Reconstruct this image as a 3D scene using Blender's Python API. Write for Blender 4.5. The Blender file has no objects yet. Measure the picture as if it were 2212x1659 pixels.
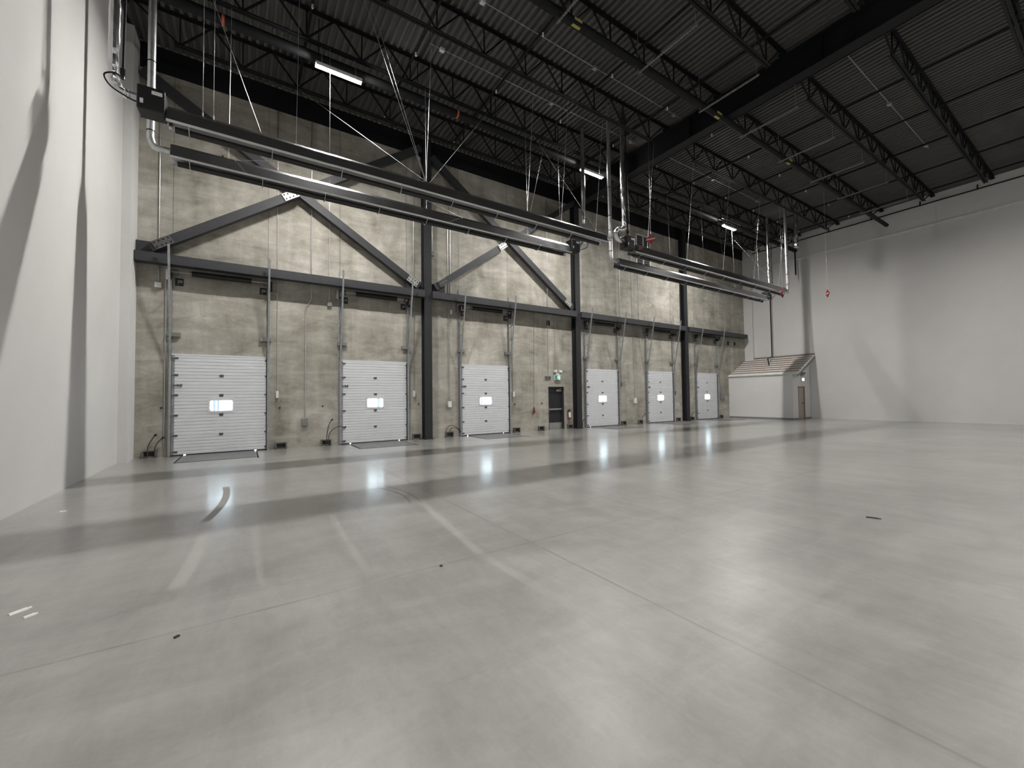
import bpy, bmesh, math, random
from mathutils import Vector, Matrix
random.seed(7)
COL = bpy.context.scene.collection
sc = bpy.context.scene

# ------------------------------------------------------------------ node helpers
def new_mat(name):
    m = bpy.data.materials.new(name); m.use_nodes = True
    nt = m.node_tree; nt.nodes.clear()
    out = nt.nodes.new('ShaderNodeOutputMaterial'); bs = nt.nodes.new('ShaderNodeBsdfPrincipled')
    nt.links.new(bs.outputs[0], out.inputs[0])
    return m, nt, bs
class NG:
    """tiny helper for math on sockets"""
    def __init__(s, nt): s.nt = nt
    def _in(s, sock, v):
        if isinstance(v, (int, float)): sock.default_value = v
        elif isinstance(v, (tuple, list)): sock.default_value = v
        else: s.nt.links.new(v, sock)
    def m(s, op, a, b=None, c=None, clamp=False):
        n = s.nt.nodes.new('ShaderNodeMath'); n.operation = op; n.use_clamp = clamp
        s._in(n.inputs[0], a)
        if b is not None: s._in(n.inputs[1], b)
        if c is not None: s._in(n.inputs[2], c)
        return n.outputs[0]
    def xyz(s):
        g = s.nt.nodes.new('ShaderNodeNewGeometry'); x = s.nt.nodes.new('ShaderNodeSeparateXYZ')
        s.nt.links.new(g.outputs['Position'], x.inputs[0]); return x.outputs, g.outputs['Position']
    def noise(s, vec, scale, detail=4, rough=.55, dist=0, vscale=(1, 1, 1), loc=(0, 0, 0)):
        mp = s.nt.nodes.new('ShaderNodeMapping'); mp.inputs['Scale'].default_value = vscale; mp.inputs['Location'].default_value = loc
        s.nt.links.new(vec, mp.inputs[0])
        n = s.nt.nodes.new('ShaderNodeTexNoise'); n.inputs['Scale'].default_value = scale
        n.inputs['Detail'].default_value = detail; n.inputs['Roughness'].default_value = rough; n.inputs['Distortion'].default_value = dist
        s.nt.links.new(mp.outputs[0], n.inputs['Vector']); return n.outputs[0]
    def ramp(s, v, stops):
        n = s.nt.nodes.new('ShaderNodeValToRGB'); cr = n.color_ramp
        while len(cr.elements) > 1: cr.elements.remove(cr.elements[0])
        for i, (p, c) in enumerate(stops):
            e = cr.elements[0] if i == 0 else cr.elements.new(p)
            e.position = p; e.color = (*c, 1) if len(c) == 3 else c
        s._in(n.inputs[0], v); return n.outputs[0]
    def mix(s, f, a, b, mode='MIX'):
        n = s.nt.nodes.new('ShaderNodeMix'); n.data_type = 'RGBA'; n.blend_type = mode
        s._in(n.inputs[0], f); s._in(n.inputs[6], a if not isinstance(a, tuple) else (*a, 1)); s._in(n.inputs[7], b if not isinstance(b, tuple) else (*b, 1))
        return n.outputs[2]
    def smooth(s, v, a, b):   # 0 below a, 1 above b
        n = s.nt.nodes.new('ShaderNodeMapRange'); n.interpolation_type = 'SMOOTHSTEP'
        s._in(n.inputs[0], v); n.inputs[1].default_value = a; n.inputs[2].default_value = b; return n.outputs[0]
    def bump(s, h, strength, dist=.02):
        n = s.nt.nodes.new('ShaderNodeBump'); n.inputs['Strength'].default_value = strength; n.inputs['Distance'].default_value = dist
        s._in(n.inputs['Height'], h); return n.outputs[0]

def simple(name, col, rough=.5, metal=0., spec=.5, var=.08, nscale=6., bump=0.):
    m, nt, bs = new_mat(name); g = NG(nt); xyz, P = g.xyz()
    n = g.noise(P, nscale, 4)
    lo = tuple(c * (1 - var) for c in col); hi = tuple(min(1, c * (1 + var)) for c in col)
    nt.links.new(g.ramp(n, [(.3, lo), (.7, hi)]), bs.inputs['Base Color'])
    bs.inputs['Roughness'].default_value = rough; bs.inputs['Metallic'].default_value = metal
    bs.inputs['Specular IOR Level'].default_value = spec
    if bump: nt.links.new(g.bump(g.noise(P, 60, 3), bump, .003), bs.inputs['Normal'])
    return m
def emit(name, col, strength):
    m = bpy.data.materials.new(name); m.use_nodes = True; nt = m.node_tree; nt.nodes.clear()
    o = nt.nodes.new('ShaderNodeOutputMaterial'); e = nt.nodes.new('ShaderNodeEmission')
    e.inputs[0].default_value = (*col, 1); e.inputs[1].default_value = strength; nt.links.new(e.outputs[0], o.inputs[0]); return m

LAMP = 2050.0
M = {}
M['black_steel'] = simple('black_steel', (.010, .0105, .012), .6, 0, .18)
M['strut'] = simple('strut_steel', (.24, .24, .24), .5, .3)
M['deck'] = simple('deck_paint', (.105, .103, .10), .6, 0, .3, .06, 1.5)
M['charcoal'] = simple('charcoal_steel', (.040, .0415, .046), .55, 0, .35)
M['charcoal_column_shaded'] = simple('charcoal_column_shaded', (.024, .025, .028), .55, 0, .3)  # beam charcoal made darker: the weaker light on the columns put into the colour
M['galv'] = simple('galvanized', (.62, .63, .64), .32, .9, .5, .12, 9)
M['foil'] = simple('foil', (.85, .86, .87), .2, 1., .5, .05, 12, .9)
M['alu'] = simple('polished_aluminium', (.70, .71, .73), .2, 1., .5, .05, 3)
M['track'] = simple('track_galv', (.34, .36, .37), .45, .6, .5, .15, 8)
M['tube'] = simple('heater_tube', (.035, .034, .033), .55, .3, .4)
M['boxblack'] = simple('black_enamel', (.008, .008, .009), .4, 0, .4)
M['rubber'] = simple('black_rubber', (.012, .012, .012), .7, 0, .3)
M['label'] = simple('paper_label', (.7, .71, .72), .6)
M['white'] = simple('white_plastic', (.72, .73, .72), .45)
M['greybox'] = simple('grey_box', (.22, .23, .23), .5, .3)
M['plate'] = simple('leveler_plate', (.17, .17, .175), .5, .3, .4, .2, 5)
M['greywhite'] = simple('greyish_white', (.42, .36, .36), .6)
M['guard'] = simple('grey_guard_steel', (.13, .128, .118), .6, .1, .4, .25, 20)
M['cable'] = simple('grey_cable', (.04, .04, .04), .6)
M['red'] = simple('red_paint', (.20, .010, .013), .5)
M['orange'] = simple('orange_tag', (.5, .10, .04), .6)
M['yellow'] = simple('yellow_label', (.42, .36, .10), .6)
M['doorwhite'] = simple('door_white', (.66, .68, .71), .42, 0, .45, .03, 3)
M['gasket'] = simple('gasket', (.02, .02, .021), .7)
M['hinge'] = simple('hinge_steel', (.13, .13, .135), .5, .6)
M['exitdoor'] = simple('exit_door_paint', (.02, .0205, .023), .42, 0, .45)
M['kick'] = simple('brushed_steel', (.42, .42, .42), .38, .8)
M['wood'] = simple('door_brown', (.36, .31, .27), .5, 0, .4, .12, 9)
M['woodframe'] = simple('door_frame_brown', (.27, .2, .15), .5)
M['green'] = emit('exit_green', (.01, .30, .16), .9)
M['greenwhite'] = emit('exit_white', (.75, 1., .92), 1.1)
M['signglow'] = emit('lit_sign_white', (1., .98, .95), 1.6)
M['lamp_back'] = emit('led_diffuser_rear', (1., .97, .925), LAMP*.62)
M['lamp'] = emit('led_diffuser', (1., .97, .925), LAMP)
M['galvbright'] = simple('zinc_wire', (.55, .56, .57), .35, .8)
M['plategrey'] = simple('gusset_plate', (.42, .42, .41), .5, .3, .4, .1, 30)
M['gussetdark'] = simple('gusset_dark', (.10, .10, .10), .55, .2, .4, .3, 40)
M['debris_dark'] = simple('debris_dark', (.05, .05, .045), .8)
M['debris_white'] = simple('debris_white', (.85, .85, .83), .7)

# white painted walls
m, nt, bs = new_mat('white_wall'); g = NG(nt); xyz, P = g.xyz()
n = g.noise(P, .35, 5, .6); n2 = g.noise(P, 9, 3)
c = g.ramp(n, [(.3, (.60, .597, .59)), (.7, (.655, .652, .645))])
nt.links.new(c, bs.inputs['Base Color']); bs.inputs['Roughness'].default_value = .75
nt.links.new(g.bump(g.noise(P, 45, 3), .12, .004), bs.inputs['Normal']); bs.inputs['Specular IOR Level'].default_value = .25
M['wallwhite'] = m

# raw concrete tilt-up wall
DX = [-1.82, 2.95, 7.76, 15.005, 19.92, 24.83]; DW = 2.4575; DH = 3.05
m, nt, bs = new_mat('concrete_wall'); g = NG(nt); xyz, P = g.xyz()
n1 = g.noise(P, .55, 7, .62, .6, (1, 1, .8)); n2 = g.noise(P, 2.0, 8, .68, .5, (.7, 1, 1.1), (3, 0, 8)); n7 = g.noise(P, 1.5, 7, .66, .9, (.45, 1, 1.7), (1, 0, 4)); n3 = g.noise(P, 1.1, 4, .6, .2, (1.6, 1, .22), (9, 0, 2)); n4 = g.noise(P, 14, 3, .6)
v = g.m('ADD', g.m('MULTIPLY', n1, .34), g.m('MULTIPLY', n2, .20)); v = g.m('ADD', v, g.m('MULTIPLY', n7, .26)); v = g.m('ADD', v, g.m('MULTIPLY', n3, .20)); v = g.m('ADD', v, g.m('MULTIPLY', g.m('SUBTRACT', n4, .5), .06))
col = g.ramp(v, [(.40, (.205, .192, .162)), (.47, (.32, .303, .263)), (.53, (.395, .377, .334)), (.60, (.53, .51, .46))])
# panel seams at the door edges and panel joints
seam = None
for sx in DX:
    for xx in (sx - .02, sx + DW + .02):
        d = g.m('SUBTRACT', 1., g.smooth(g.m('ABSOLUTE', g.m('SUBTRACT', xyz[0], xx)), .006, .02))
        seam = d if seam is None else g.m('MAXIMUM', seam, d)
above = g.smooth(xyz[2], 3.0, 3.1)
seam = g.m('MULTIPLY', g.m('MULTIPLY', seam, above), .35)
tone = None
for i, sx in enumerate(DX):
    inside = g.m('MULTIPLY', g.m('GREATER_THAN', xyz[0], sx), g.m('LESS_THAN', xyz[0], sx + DW))
    t = g.m('MULTIPLY', inside, [-.05, .05, .06, -.08, .02, -.10][i])
    tone = t if tone is None else g.m('ADD', tone, t)
tone = g.m('ADD', tone, g.m('MULTIPLY', g.m('GREATER_THAN', xyz[0], 27.9), -.10))
tone = g.m('ADD', tone, g.m('MULTIPLY', g.m('LESS_THAN', xyz[0], -1.82), -.05))
tone = g.m('MULTIPLY', tone, above)
fac = g.m('ADD', 1., g.m('SUBTRACT', tone, seam))
cm = nt.nodes.new('ShaderNodeVectorMath'); cm.operation = 'SCALE'; nt.links.new(col, cm.inputs[0]); nt.links.new(fac, cm.inputs['Scale'])
nt.links.new(cm.outputs[0], bs.inputs['Base Color']); bs.inputs['Roughness'].default_value = .8; bs.inputs['Specular IOR Level'].default_value = .25
nt.links.new(g.bump(n2, .15, .01), bs.inputs['Normal'])
M['concrete'] = m

# polished concrete floor
m, nt, bs = new_mat('floor_concrete'); g = NG(nt); xyz, P = g.xyz()
n1 = g.noise(P, .35, 6, .6, .4, (1, 1.6, 1)); n2 = g.noise(P, 1.7, 6, .65, .8, (.6, 1.5, 1), (4, 2, 0)); n3 = g.noise(P, 30, 4, .7); n5 = g.noise(P, .9, 6, .65, .3, (2.4, .35, 1), (7, 1, 0)); n6 = g.noise(P, 7, 5, .7, .5, (1.6, .6, 1), (1, 5, 0))
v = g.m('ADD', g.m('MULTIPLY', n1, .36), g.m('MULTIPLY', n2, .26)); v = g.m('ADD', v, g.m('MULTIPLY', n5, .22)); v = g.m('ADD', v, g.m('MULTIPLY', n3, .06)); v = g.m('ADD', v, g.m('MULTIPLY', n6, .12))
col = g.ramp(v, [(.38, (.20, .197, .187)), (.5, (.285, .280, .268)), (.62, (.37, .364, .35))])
wob = g.m('MULTIPLY', g.m('SUBTRACT', g.noise(P, 1.3, 3), .5), .05)
def lineX(x0, y0, y1, w, soft=.012):
    d = g.m('ABSOLUTE', g.m('SUBTRACT', g.m('ADD', xyz[0], wob), x0)); a = g.m('SUBTRACT', 1., g.smooth(d, w, w + soft))
    return g.m('MULTIPLY', a, g.m('MULTIPLY', g.smooth(xyz[1], y0, y0 + .3), g.m('SUBTRACT', 1., g.smooth(xyz[1], y1 - .3, y1))))
def lineY(y0, x0, x1, w, soft=.012):
    d = g.m('ABSOLUTE', g.m('SUBTRACT', g.m('ADD', xyz[1], g.m('MULTIPLY', wob, .3)), y0)); a = g.m('SUBTRACT', 1., g.smooth(d, w, w + soft))
    return g.m('MULTIPLY', a, g.m('MULTIPLY', g.smooth(xyz[0], x0, x0 + .3), g.m('SUBTRACT', 1., g.smooth(xyz[0], x1 - .3, x1))))
def seg(ax, ay, bx, by, w, soft=.03, bend=0.):
    L = math.hypot(bx - ax, by - ay); ux, uy = (bx - ax) / L, (by - ay) / L
    dx = g.m('SUBTRACT', xyz[0], ax); dy = g.m('SUBTRACT', xyz[1], ay)
    t = g.m('ADD', g.m('MULTIPLY', dx, ux), g.m('MULTIPLY', dy, uy))
    s = g.m('ADD', g.m('MULTIPLY', dx, -uy), g.m('MULTIPLY', dy, ux))
    if bend:
        q = g.m('MULTIPLY', g.m('MULTIPLY', t, g.m('SUBTRACT', t, L)), -4 * bend / (L * L)); s = g.m('SUBTRACT', s, q)
    a = g.m('SUBTRACT', 1., g.smooth(g.m('ABSOLUTE', s), w, w + soft))
    return g.m('MULTIPLY', a, g.m('MULTIPLY', g.smooth(t, -.1, .1), g.m('SUBTRACT', 1., g.smooth(t, L - .1, L + .1))))
def mx(l):
    r = l[0]
    for k in l[1:]: r = g.m('MAXIMUM', r, k)
    return r
patchy = g.smooth(g.noise(P, .8, 4), .38, .62)
joints = mx([g.m('MULTIPLY', lineX(2.73, -22, -.3, .006, .012), .85), g.m('MULTIPLY', lineY(-12.1, -2.8, 31, .006, .012), .85), g.m('MULTIPLY', lineY(-6.15, -2.8, 31, .004, .008), .22), g.m('MULTIPLY', lineX(14.4, -30, -1, .005, .01), .4), g.m('MULTIPLY', lineX(8.5, -30, -1, .005, .01), .3)])
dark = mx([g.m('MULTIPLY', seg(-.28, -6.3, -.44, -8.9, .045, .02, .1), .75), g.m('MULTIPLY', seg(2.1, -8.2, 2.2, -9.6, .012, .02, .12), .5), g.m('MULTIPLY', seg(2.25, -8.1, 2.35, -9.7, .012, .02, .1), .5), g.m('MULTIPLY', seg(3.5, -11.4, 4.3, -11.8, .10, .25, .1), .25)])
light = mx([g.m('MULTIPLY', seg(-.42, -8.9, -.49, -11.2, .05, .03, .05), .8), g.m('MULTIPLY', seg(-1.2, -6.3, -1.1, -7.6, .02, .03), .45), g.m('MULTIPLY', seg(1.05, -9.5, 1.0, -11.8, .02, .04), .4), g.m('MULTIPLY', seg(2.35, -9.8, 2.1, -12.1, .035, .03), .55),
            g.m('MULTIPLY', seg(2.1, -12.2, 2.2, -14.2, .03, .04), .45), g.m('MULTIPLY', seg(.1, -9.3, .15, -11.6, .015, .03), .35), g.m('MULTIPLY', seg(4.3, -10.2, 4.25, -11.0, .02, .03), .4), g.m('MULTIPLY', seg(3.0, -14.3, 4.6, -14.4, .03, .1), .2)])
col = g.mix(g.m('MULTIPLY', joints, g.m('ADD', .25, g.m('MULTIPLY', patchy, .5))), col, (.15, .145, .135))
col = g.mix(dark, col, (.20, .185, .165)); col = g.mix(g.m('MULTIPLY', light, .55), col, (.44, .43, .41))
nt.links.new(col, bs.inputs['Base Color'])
mark = g.m('ADD', g.m('MULTIPLY', dark, .5), g.m('MULTIPLY', light, .35))
rg = g.m('ADD', g.m('ADD', .37, g.m('MULTIPLY', g.m('SUBTRACT', n2, .5), .16)), mark)
nt.links.new(rg, bs.inputs['Roughness']); bs.inputs['Specular IOR Level'].default_value = .5; bs.inputs['IOR'].default_value = 1.5
lw = nt.nodes.new('ShaderNodeLayerWeight'); lw.inputs['Blend'].default_value = .5      # honed concrete turns mirror-like only at low glancing angles
cw = g.m('MULTIPLY', g.smooth(lw.outputs['Facing'], .62, .92), .95)
cw = g.m('ADD', cw, .004); cw = g.m('MULTIPLY', cw, g.m('SUBTRACT', 1., g.m('MINIMUM', g.m('MULTIPLY', dark, 1.2), 1.)))
nt.links.new(cw, bs.inputs['Coat Weight']); bs.inputs['Coat Roughness'].default_value = .17; bs.inputs['Coat IOR'].default_value = 1.5
hb = g.m('ADD', g.m('MULTIPLY', g.noise(P, 3.2, 3, .5, .3, (.4, 2.4, 1)), .5), g.m('MULTIPLY', n3, .05))
hb = g.m('SUBTRACT', hb, g.m('MULTIPLY', joints, .25))
nt.links.new(g.bump(hb, .06, .03), bs.inputs['Normal'])
M['floor'] = m

# clear glass pane: straight-through with a faint gloss
m = bpy.data.materials.new('pane_glass'); m.use_nodes = True; nt = m.node_tree; nt.nodes.clear()
o = nt.nodes.new('ShaderNodeOutputMaterial'); t = nt.nodes.new('ShaderNodeBsdfTransparent'); t.inputs[0].default_value = (.93, .97, .98, 1)
gl = nt.nodes.new('ShaderNodeBsdfGlossy'); gl.inputs['Roughness'].default_value = .05; mxn = nt.nodes.new('ShaderNodeMixShader'); mxn.inputs[0].default_value = .05
nt.links.new(t.outputs[0], mxn.inputs[1]); nt.links.new(gl.outputs[0], mxn.inputs[2]); nt.links.new(mxn.outputs[0], o.inputs[0]); M['glass'] = m

# ------------------------------------------------------------------ mesh builder
class MB:
    def __init__(s): s.v = []; s.f = []; s.sm = []
    def _add(s, vs, fs, smooth=False):
        b = len(s.v); s.v += [tuple(q) for q in vs]
        for f in fs: s.f.append([b + i for i in f]); s.sm.append(smooth)
        return s
    def box(s, x0, x1, y0, y1, z0, z1):
        vs = [(x, y, z) for z in (z0, z1) for y in (y0, y1) for x in (x0, x1)]
        return s._add(vs, [(0, 2, 3, 1), (4, 5, 7, 6), (0, 1, 5, 4), (2, 6, 7, 3), (0, 4, 6, 2), (1, 3, 7, 5)])
    def cbox(s, c, sz): return s.box(c[0]-sz[0]/2, c[0]+sz[0]/2, c[1]-sz[1]/2, c[1]+sz[1]/2, c[2]-sz[2]/2, c[2]+sz[2]/2)
    def bevbox(s, x0, x1, y0, y1, z0, z1, b):
        bm = bmesh.new(); bmesh.ops.create_cube(bm, size=1)
        for q in bm.verts: q.co = Vector(((x0+x1)/2 + q.co.x*(x1-x0), (y0+y1)/2 + q.co.y*(y1-y0), (z0+z1)/2 + q.co.z*(z1-z0)))
        bmesh.ops.bevel(bm, geom=bm.edges[:], offset=b, segments=2, affect='EDGES', profile=.5)
        bm.verts.ensure_lookup_table(); bm.verts.index_update()
        s._add([q.co[:] for q in bm.verts], [[q.index for q in f.verts] for f in bm.faces]); bm.free(); return s
    @staticmethod
    def frame(d, up=(0, 0, 1)):
        d = Vector(d).normalized(); u = Vector(up)
        if abs(d.dot(u)) > .98: u = Vector((0, 1, 0))
        r = d.cross(u).normalized(); return d, r, r.cross(d).normalized()
    def sweep(s, a, b, prof, up=(0, 0, 1), smooth=False, cap=True):   # prof: closed list of (side, up)
        a = Vector(a); b = Vector(b); d, r, u = s.frame(b - a, up); n = len(prof)
        vs = [a + r*p + u*q for p, q in prof] + [b + r*p + u*q for p, q in prof]
        fs = [(i, (i+1) % n, n + (i+1) % n, n + i) for i in range(n)]
        if cap: fs += [tuple(range(n-1, -1, -1)), tuple(range(n, 2*n))]
        return s._add(vs, fs, smooth)
    def bar(s, a, b, w, h, up=(0, 0, 1)): return s.sweep(a, b, [(-w/2, -h/2), (w/2, -h/2), (w/2, h/2), (-w/2, h/2)], up)
    def cyl(s, a, b, r, n=10, r2=None):
        a = Vector(a); b = Vector(b); d, e, u = s.frame(b - a); r2 = r if r2 is None else r2
        ring = lambda p, q: [p + e*(q*math.cos(2*math.pi*i/n)) + u*(q*math.sin(2*math.pi*i/n)) for i in range(n)]
        s._add(ring(a, r) + ring(b, r2), [(i, (i+1) % n, n+(i+1) % n, n+i) for i in range(n)], True)
        s._add(ring(a, r), [tuple(range(n-1, -1, -1))]); s._add(ring(b, r2), [tuple(range(n))]); return s
    def tube(s, pts, r, n=8, jit=0., sub=1):
        P = [Vector(p) for p in pts]
        if sub > 1 and len(P) > 2:       # Catmull-Rom
            Q = []
            for i in range(len(P)-1):
                p0 = P[max(i-1, 0)]; p1 = P[i]; p2 = P[i+1]; p3 = P[min(i+2, len(P)-1)]
                for k in range(sub):
                    t = k/sub; Q.append(.5*((2*p1) + (p2-p0)*t + (2*p0-5*p1+4*p2-p3)*t*t + (3*p1-p0-3*p2+p3)*t**3))
            P = Q + [P[-1]]
        elif sub > 1:
            P = [P[0].lerp(P[1], k/sub) for k in range(sub+1)]
        rings = []; u = None
        for i, p in enumerate(P):
            d = (P[min(i+1, len(P)-1)] - P[max(i-1, 0)]).normalized()
            if u is None: _, e, u = s.frame(d)
            else:
                e = d.cross(u).normalized(); u = e.cross(d).normalized()
            rr = r * (1 + (random.uniform(-jit, jit) if jit else 0))
            rings.append([p + (e*math.cos(2*math.pi*k/n) + u*math.sin(2*math.pi*k/n)) * rr * (1 + (random.uniform(-jit, jit)*.6 if jit else 0)) for k in range(n)])
        vs = [q for rg_ in rings for q in rg_]; fs = []
        for i in range(len(P)-1):
            for k in range(n): fs.append((i*n+k, i*n+(k+1) % n, (i+1)*n+(k+1) % n, (i+1)*n+k))
        s._add(vs, fs, not jit); L = (len(P)-1)*n
        s._add(rings[0], [tuple(range(n-1, -1, -1))]); s._add(rings[-1], [tuple(range(n))]); return s
    def build(s, name, mat, parent=None):
        me = bpy.data.meshes.new(name); o = bpy.data.objects.new(name, me)
        off = Vector((0, 0, 0)); q = parent
        while q is not None: off += q.location; q = q.parent
        me.from_pydata([Vector(a) - off for a in s.v], [], s.f); me.update()
        bm = bmesh.new(); bm.from_mesh(me); bmesh.ops.recalc_face_normals(bm, faces=bm.faces); bm.to_mesh(me); bm.free()
        me.polygons.foreach_set('use_smooth', s.sm); me.materials.append(M[mat])
        COL.objects.link(o)
        if parent: o.parent = parent
        return o
def mb(): return MB()
def tag(o, label=None, cat=None, group=None, kind=None):
    if label: o['label'] = label
    if cat: o['category'] = cat
    if group: o['group'] = group
    if kind: o['kind'] = kind
    return o
def thing(name, label, cat, loc=(0, 0, 0), group=None):
    o = bpy.data.objects.new(name, None); o.location = loc; o.empty_display_size = .2; COL.objects.link(o); return tag(o, label, cat, group)
def copy_tree(o, dx=Vector((0, 0, 0)), parent=None):
    c = o.copy(); COL.objects.link(c)
    if parent is None: c.location = o.location + Vector(dx)
    else: c.parent = parent
    for ch in list(o.children): copy_tree(ch, dx, c)
    return c
def structure(name, b, mat, label=None, parent=None):
    o = b.build(name, mat, parent)
    if parent is None: o['kind'] = 'structure'
    if label: o['label'] = label
    return o
ORD = ['first', 'second', 'third', 'fourth', 'fifth', 'sixth', 'seventh', 'eighth', 'ninth', 'tenth', 'eleventh']

# ------------------------------------------------------------------ setting
XL, XR, YB, ZD = -2.86, 31.35, -31.0, 12.40
structure('floor', mb().box(XL-.3, XR+.3, YB-.3, .3, -.25, 0), 'floor', 'polished grey concrete warehouse floor with saw cut joints')
# dock wall: solid pieces round the openings
EX0, EX1, EZ = 12.56, 13.56, 2.14
ops = [(x+.04, x+DW-.04, DH-.04) for x in DX] + [(EX0, EX1, EZ)]
ops.sort(); b = mb(); x = XL-.3
for (a, c, h) in ops:
    b.box(x, a, 0, .25, 0, ZD+.2); b.box(a, c, 0, .25, h, ZD+.2); x = c
b.box(x, XR+.3, 0, .25, 0, ZD+.2)
structure('wall_dock', b, 'concrete', 'raw brownish concrete wall with six white dock doors')
structure('trim_1', mb().box(XL+.21, XR-.2, -.03, 0, 11.62, ZD-.01), 'black_steel', 'black painted band along the top of the concrete wall')
structure('wall_left', mb().box(XL-.3, XL, YB, 0, 0, ZD+.2).box(XL, XL+.21, -.78, 0, 0, ZD-.15), 'wallwhite', 'white painted wall at the left with a shallow corner pier')
structure('wall_right', mb().box(XR, XR+.3, YB, 0, 0, ZD+.2).box(XR-.2, XR, -.6, 0, 0, ZD-.15), 'wallwhite', 'far white painted wall at the right')
structure('trim_2', mb().box(XR-.05, XR, YB, -.6, 10.72, 10.80), 'white', 'thin pale ledge line across the right wall')  # whiter than the wall: the bright lit edge of the ledge is painted
structure('wall_back', mb().box(XL-.3, XR+.3, YB-.3, YB, 0, ZD+.2), 'wallwhite')
# corrugated deck, flutes along Y
b = mb(); pitch = .2; prof = []; x = XL-.3
while x < XR+.3:
    prof += [(x, ZD), (x+.07, ZD), (x+.09, ZD+.075), (x+.18, ZD+.075)]; x += pitch
prof.append((x, ZD)); n = len(prof)
b._add([(p, .3, z) for p, z in prof] + [(p, YB-.3, z) for p, z in prof], [(i, i+1, n+i+1, n+i) for i in range(n-1)])
b.box(XL-.3, XR+.3, YB-.3, .3, ZD+.09, ZD+.3)
structure('ceiling', b, 'deck', 'dark painted corrugated steel roof deck')

# ------------------------------------------------------------------ columns, beam, braces, girder
def wsec(w, d, tf=.03, tw=.02):     # I profile, flanges at +-d/2 in "up"
    a, c = w/2, d/2
    return [(-a, -c), (a, -c), (a, -c+tf), (tw/2, -c+tf), (tw/2, c-tf), (a, c-tf), (a, c), (-a, c), (-a, c-tf), (-tw/2, c-tf), (-tw/2, -c+tf), (-a, -c+tf)]
for x, ztop, lab in ((6.2, 12.25, 'charcoal steel column on the concrete wall, nearest to the left wall'), (14.3, 11.4, 'charcoal steel column under the big ceiling girder beside the exit door'), (23.5, 12.25, 'charcoal steel column farthest right, between the last two dock doors')):
    r = thing('steel_column', lab, 'column', (x, -.2, 0), 'steel columns on the dock wall')
    mb().sweep((x, -.185, .0), (x, -.185, ztop), wsec(.32, .33), (0, 1, 0)).build('shaft', 'charcoal_column_shaded', r)
    mb().box(x-.2, x+.2, -.38, -.005, 0, .025).build('base_plate', 'charcoal_column_shaded', r)
# girt beam along the wall
spans = [(XL+.22, 6.03), (6.37, 14.13), (14.47, 23.33), (23.67, 30.75)]
clips = [(-1.32, .1, 1., 2.54, 3.41, 4.79), (7.25, 8.14, 9.54, 11.94), (15.3, 16.65, 17.52, 19.07, 21.43, 22.34), (25.2, 26.6, 28.1)]
names = ['between the left wall and the first column', 'between the first and second column', 'between the second and third column', 'from the third column to the right corner']
for (x0, x1), cl, nm in zip(spans, clips, names):
    r = thing('girt_beam', 'charcoal horizontal steel beam above the dock doors, ' + nm, 'beam', ((x0+x1)/2, -.31, 5.83), 'horizontal girt beams')
    mb().box(x0, x1, -.45, -.17, 5.69, 5.97).build('tube', 'charcoal', r)
    for cx in cl: mb().box(cx-.08, cx+.08, -.28, 0, 5.97, 5.985).box(cx-.08, cx+.08, -.015, 0, 5.97, 6.06).build('clip', 'charcoal', r)
    for cx in ((x0+.03), (x1-.03)): mb().box(cx-.03, cx+.03, -.3, -.02, 5.72, 5.94).build('end_plate', 'charcoal', r)
def brace(a, c, lab, plates, split=None, y=-.30):
    r = thing('diagonal_brace', lab, 'brace', ((a[0]+c[0])/2, y, (a[1]+c[1])/2), 'diagonal wall braces')
    A = Vector((a[0], y, a[1])); C = Vector((c[0], y, c[1]))
    if split is None: mb().bar(A, C, .2, .27, (0, 0, 1)).build('member', 'charcoal', r)
    else:
        d = (C-A).normalized(); S = A + d*((split-a[0])/d.x)
        mb().bar(A, S - d*.22, .2, .27).build('member', 'charcoal', r); mb().bar(S + d*.22, C, .2, .27).build('member', 'charcoal', r)
    d = (C-A).normalized(); up = Vector((0, 1, 0)).cross(d)
    for (px, L, mat) in plates:
        Pc = A + d*((px-a[0])/d.x); Pc.y = y-.135
        g_ = mb().bar(Pc-d*L/2, Pc+d*L/2, .014, .25).build('gusset_plate', mat, r)
        for k in range(4):
            for sgn in (-1, 1):
                q = Pc + d*(-L/2 + L*(k+.5)/4) + up*sgn*.065; mb().cyl(q + Vector((0, -.002, 0)), q + Vector((0, -.025, 0)), .022, 8).build('bolt', 'rubber', g_)
    return r
brace((-2.3, 6.12), (5.93, 11.77), 'charcoal diagonal brace rising rightward from the left corner to the first column', [(1.28, .5, 'plategrey'), (-2.02, .5, 'gussetdark')], 1.65)
brace((-2.55, 11.4), (5.85, 6.12), 'charcoal diagonal brace falling rightward from the upper left corner to the first column', [(5.58, .45, 'plategrey')], y=-.20)
brace((6.5, 6.16), (14.15, 11.6), 'charcoal diagonal brace rising rightward between the first and second column', [(9.75, .45, 'plategrey'), (6.82, .42, 'gussetdark')], 10.1)
brace((6.42, 11.6), (14.0, 6.12), 'charcoal diagonal brace falling rightward between the first and second column', [(13.68, .42, 'plategrey')], y=-.20)
for (x0, x1, lab) in ((XL+.22, -1.9, 'dark gusset block on the beam in the left corner'), (5.35, 6.04, 'dark gusset block on the beam left of the first column'), (6.37, 7.0, 'dark gusset block on the beam right of the first column'), (13.6, 14.13, 'dark gusset block on the beam left of the second column')):
    tag(mb().box(x0, x1, -.21, -.18, 5.97, 6.34).build('gusset_block', 'charcoal'), lab, 'steel plate', 'gusset blocks on the girt beam')
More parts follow.
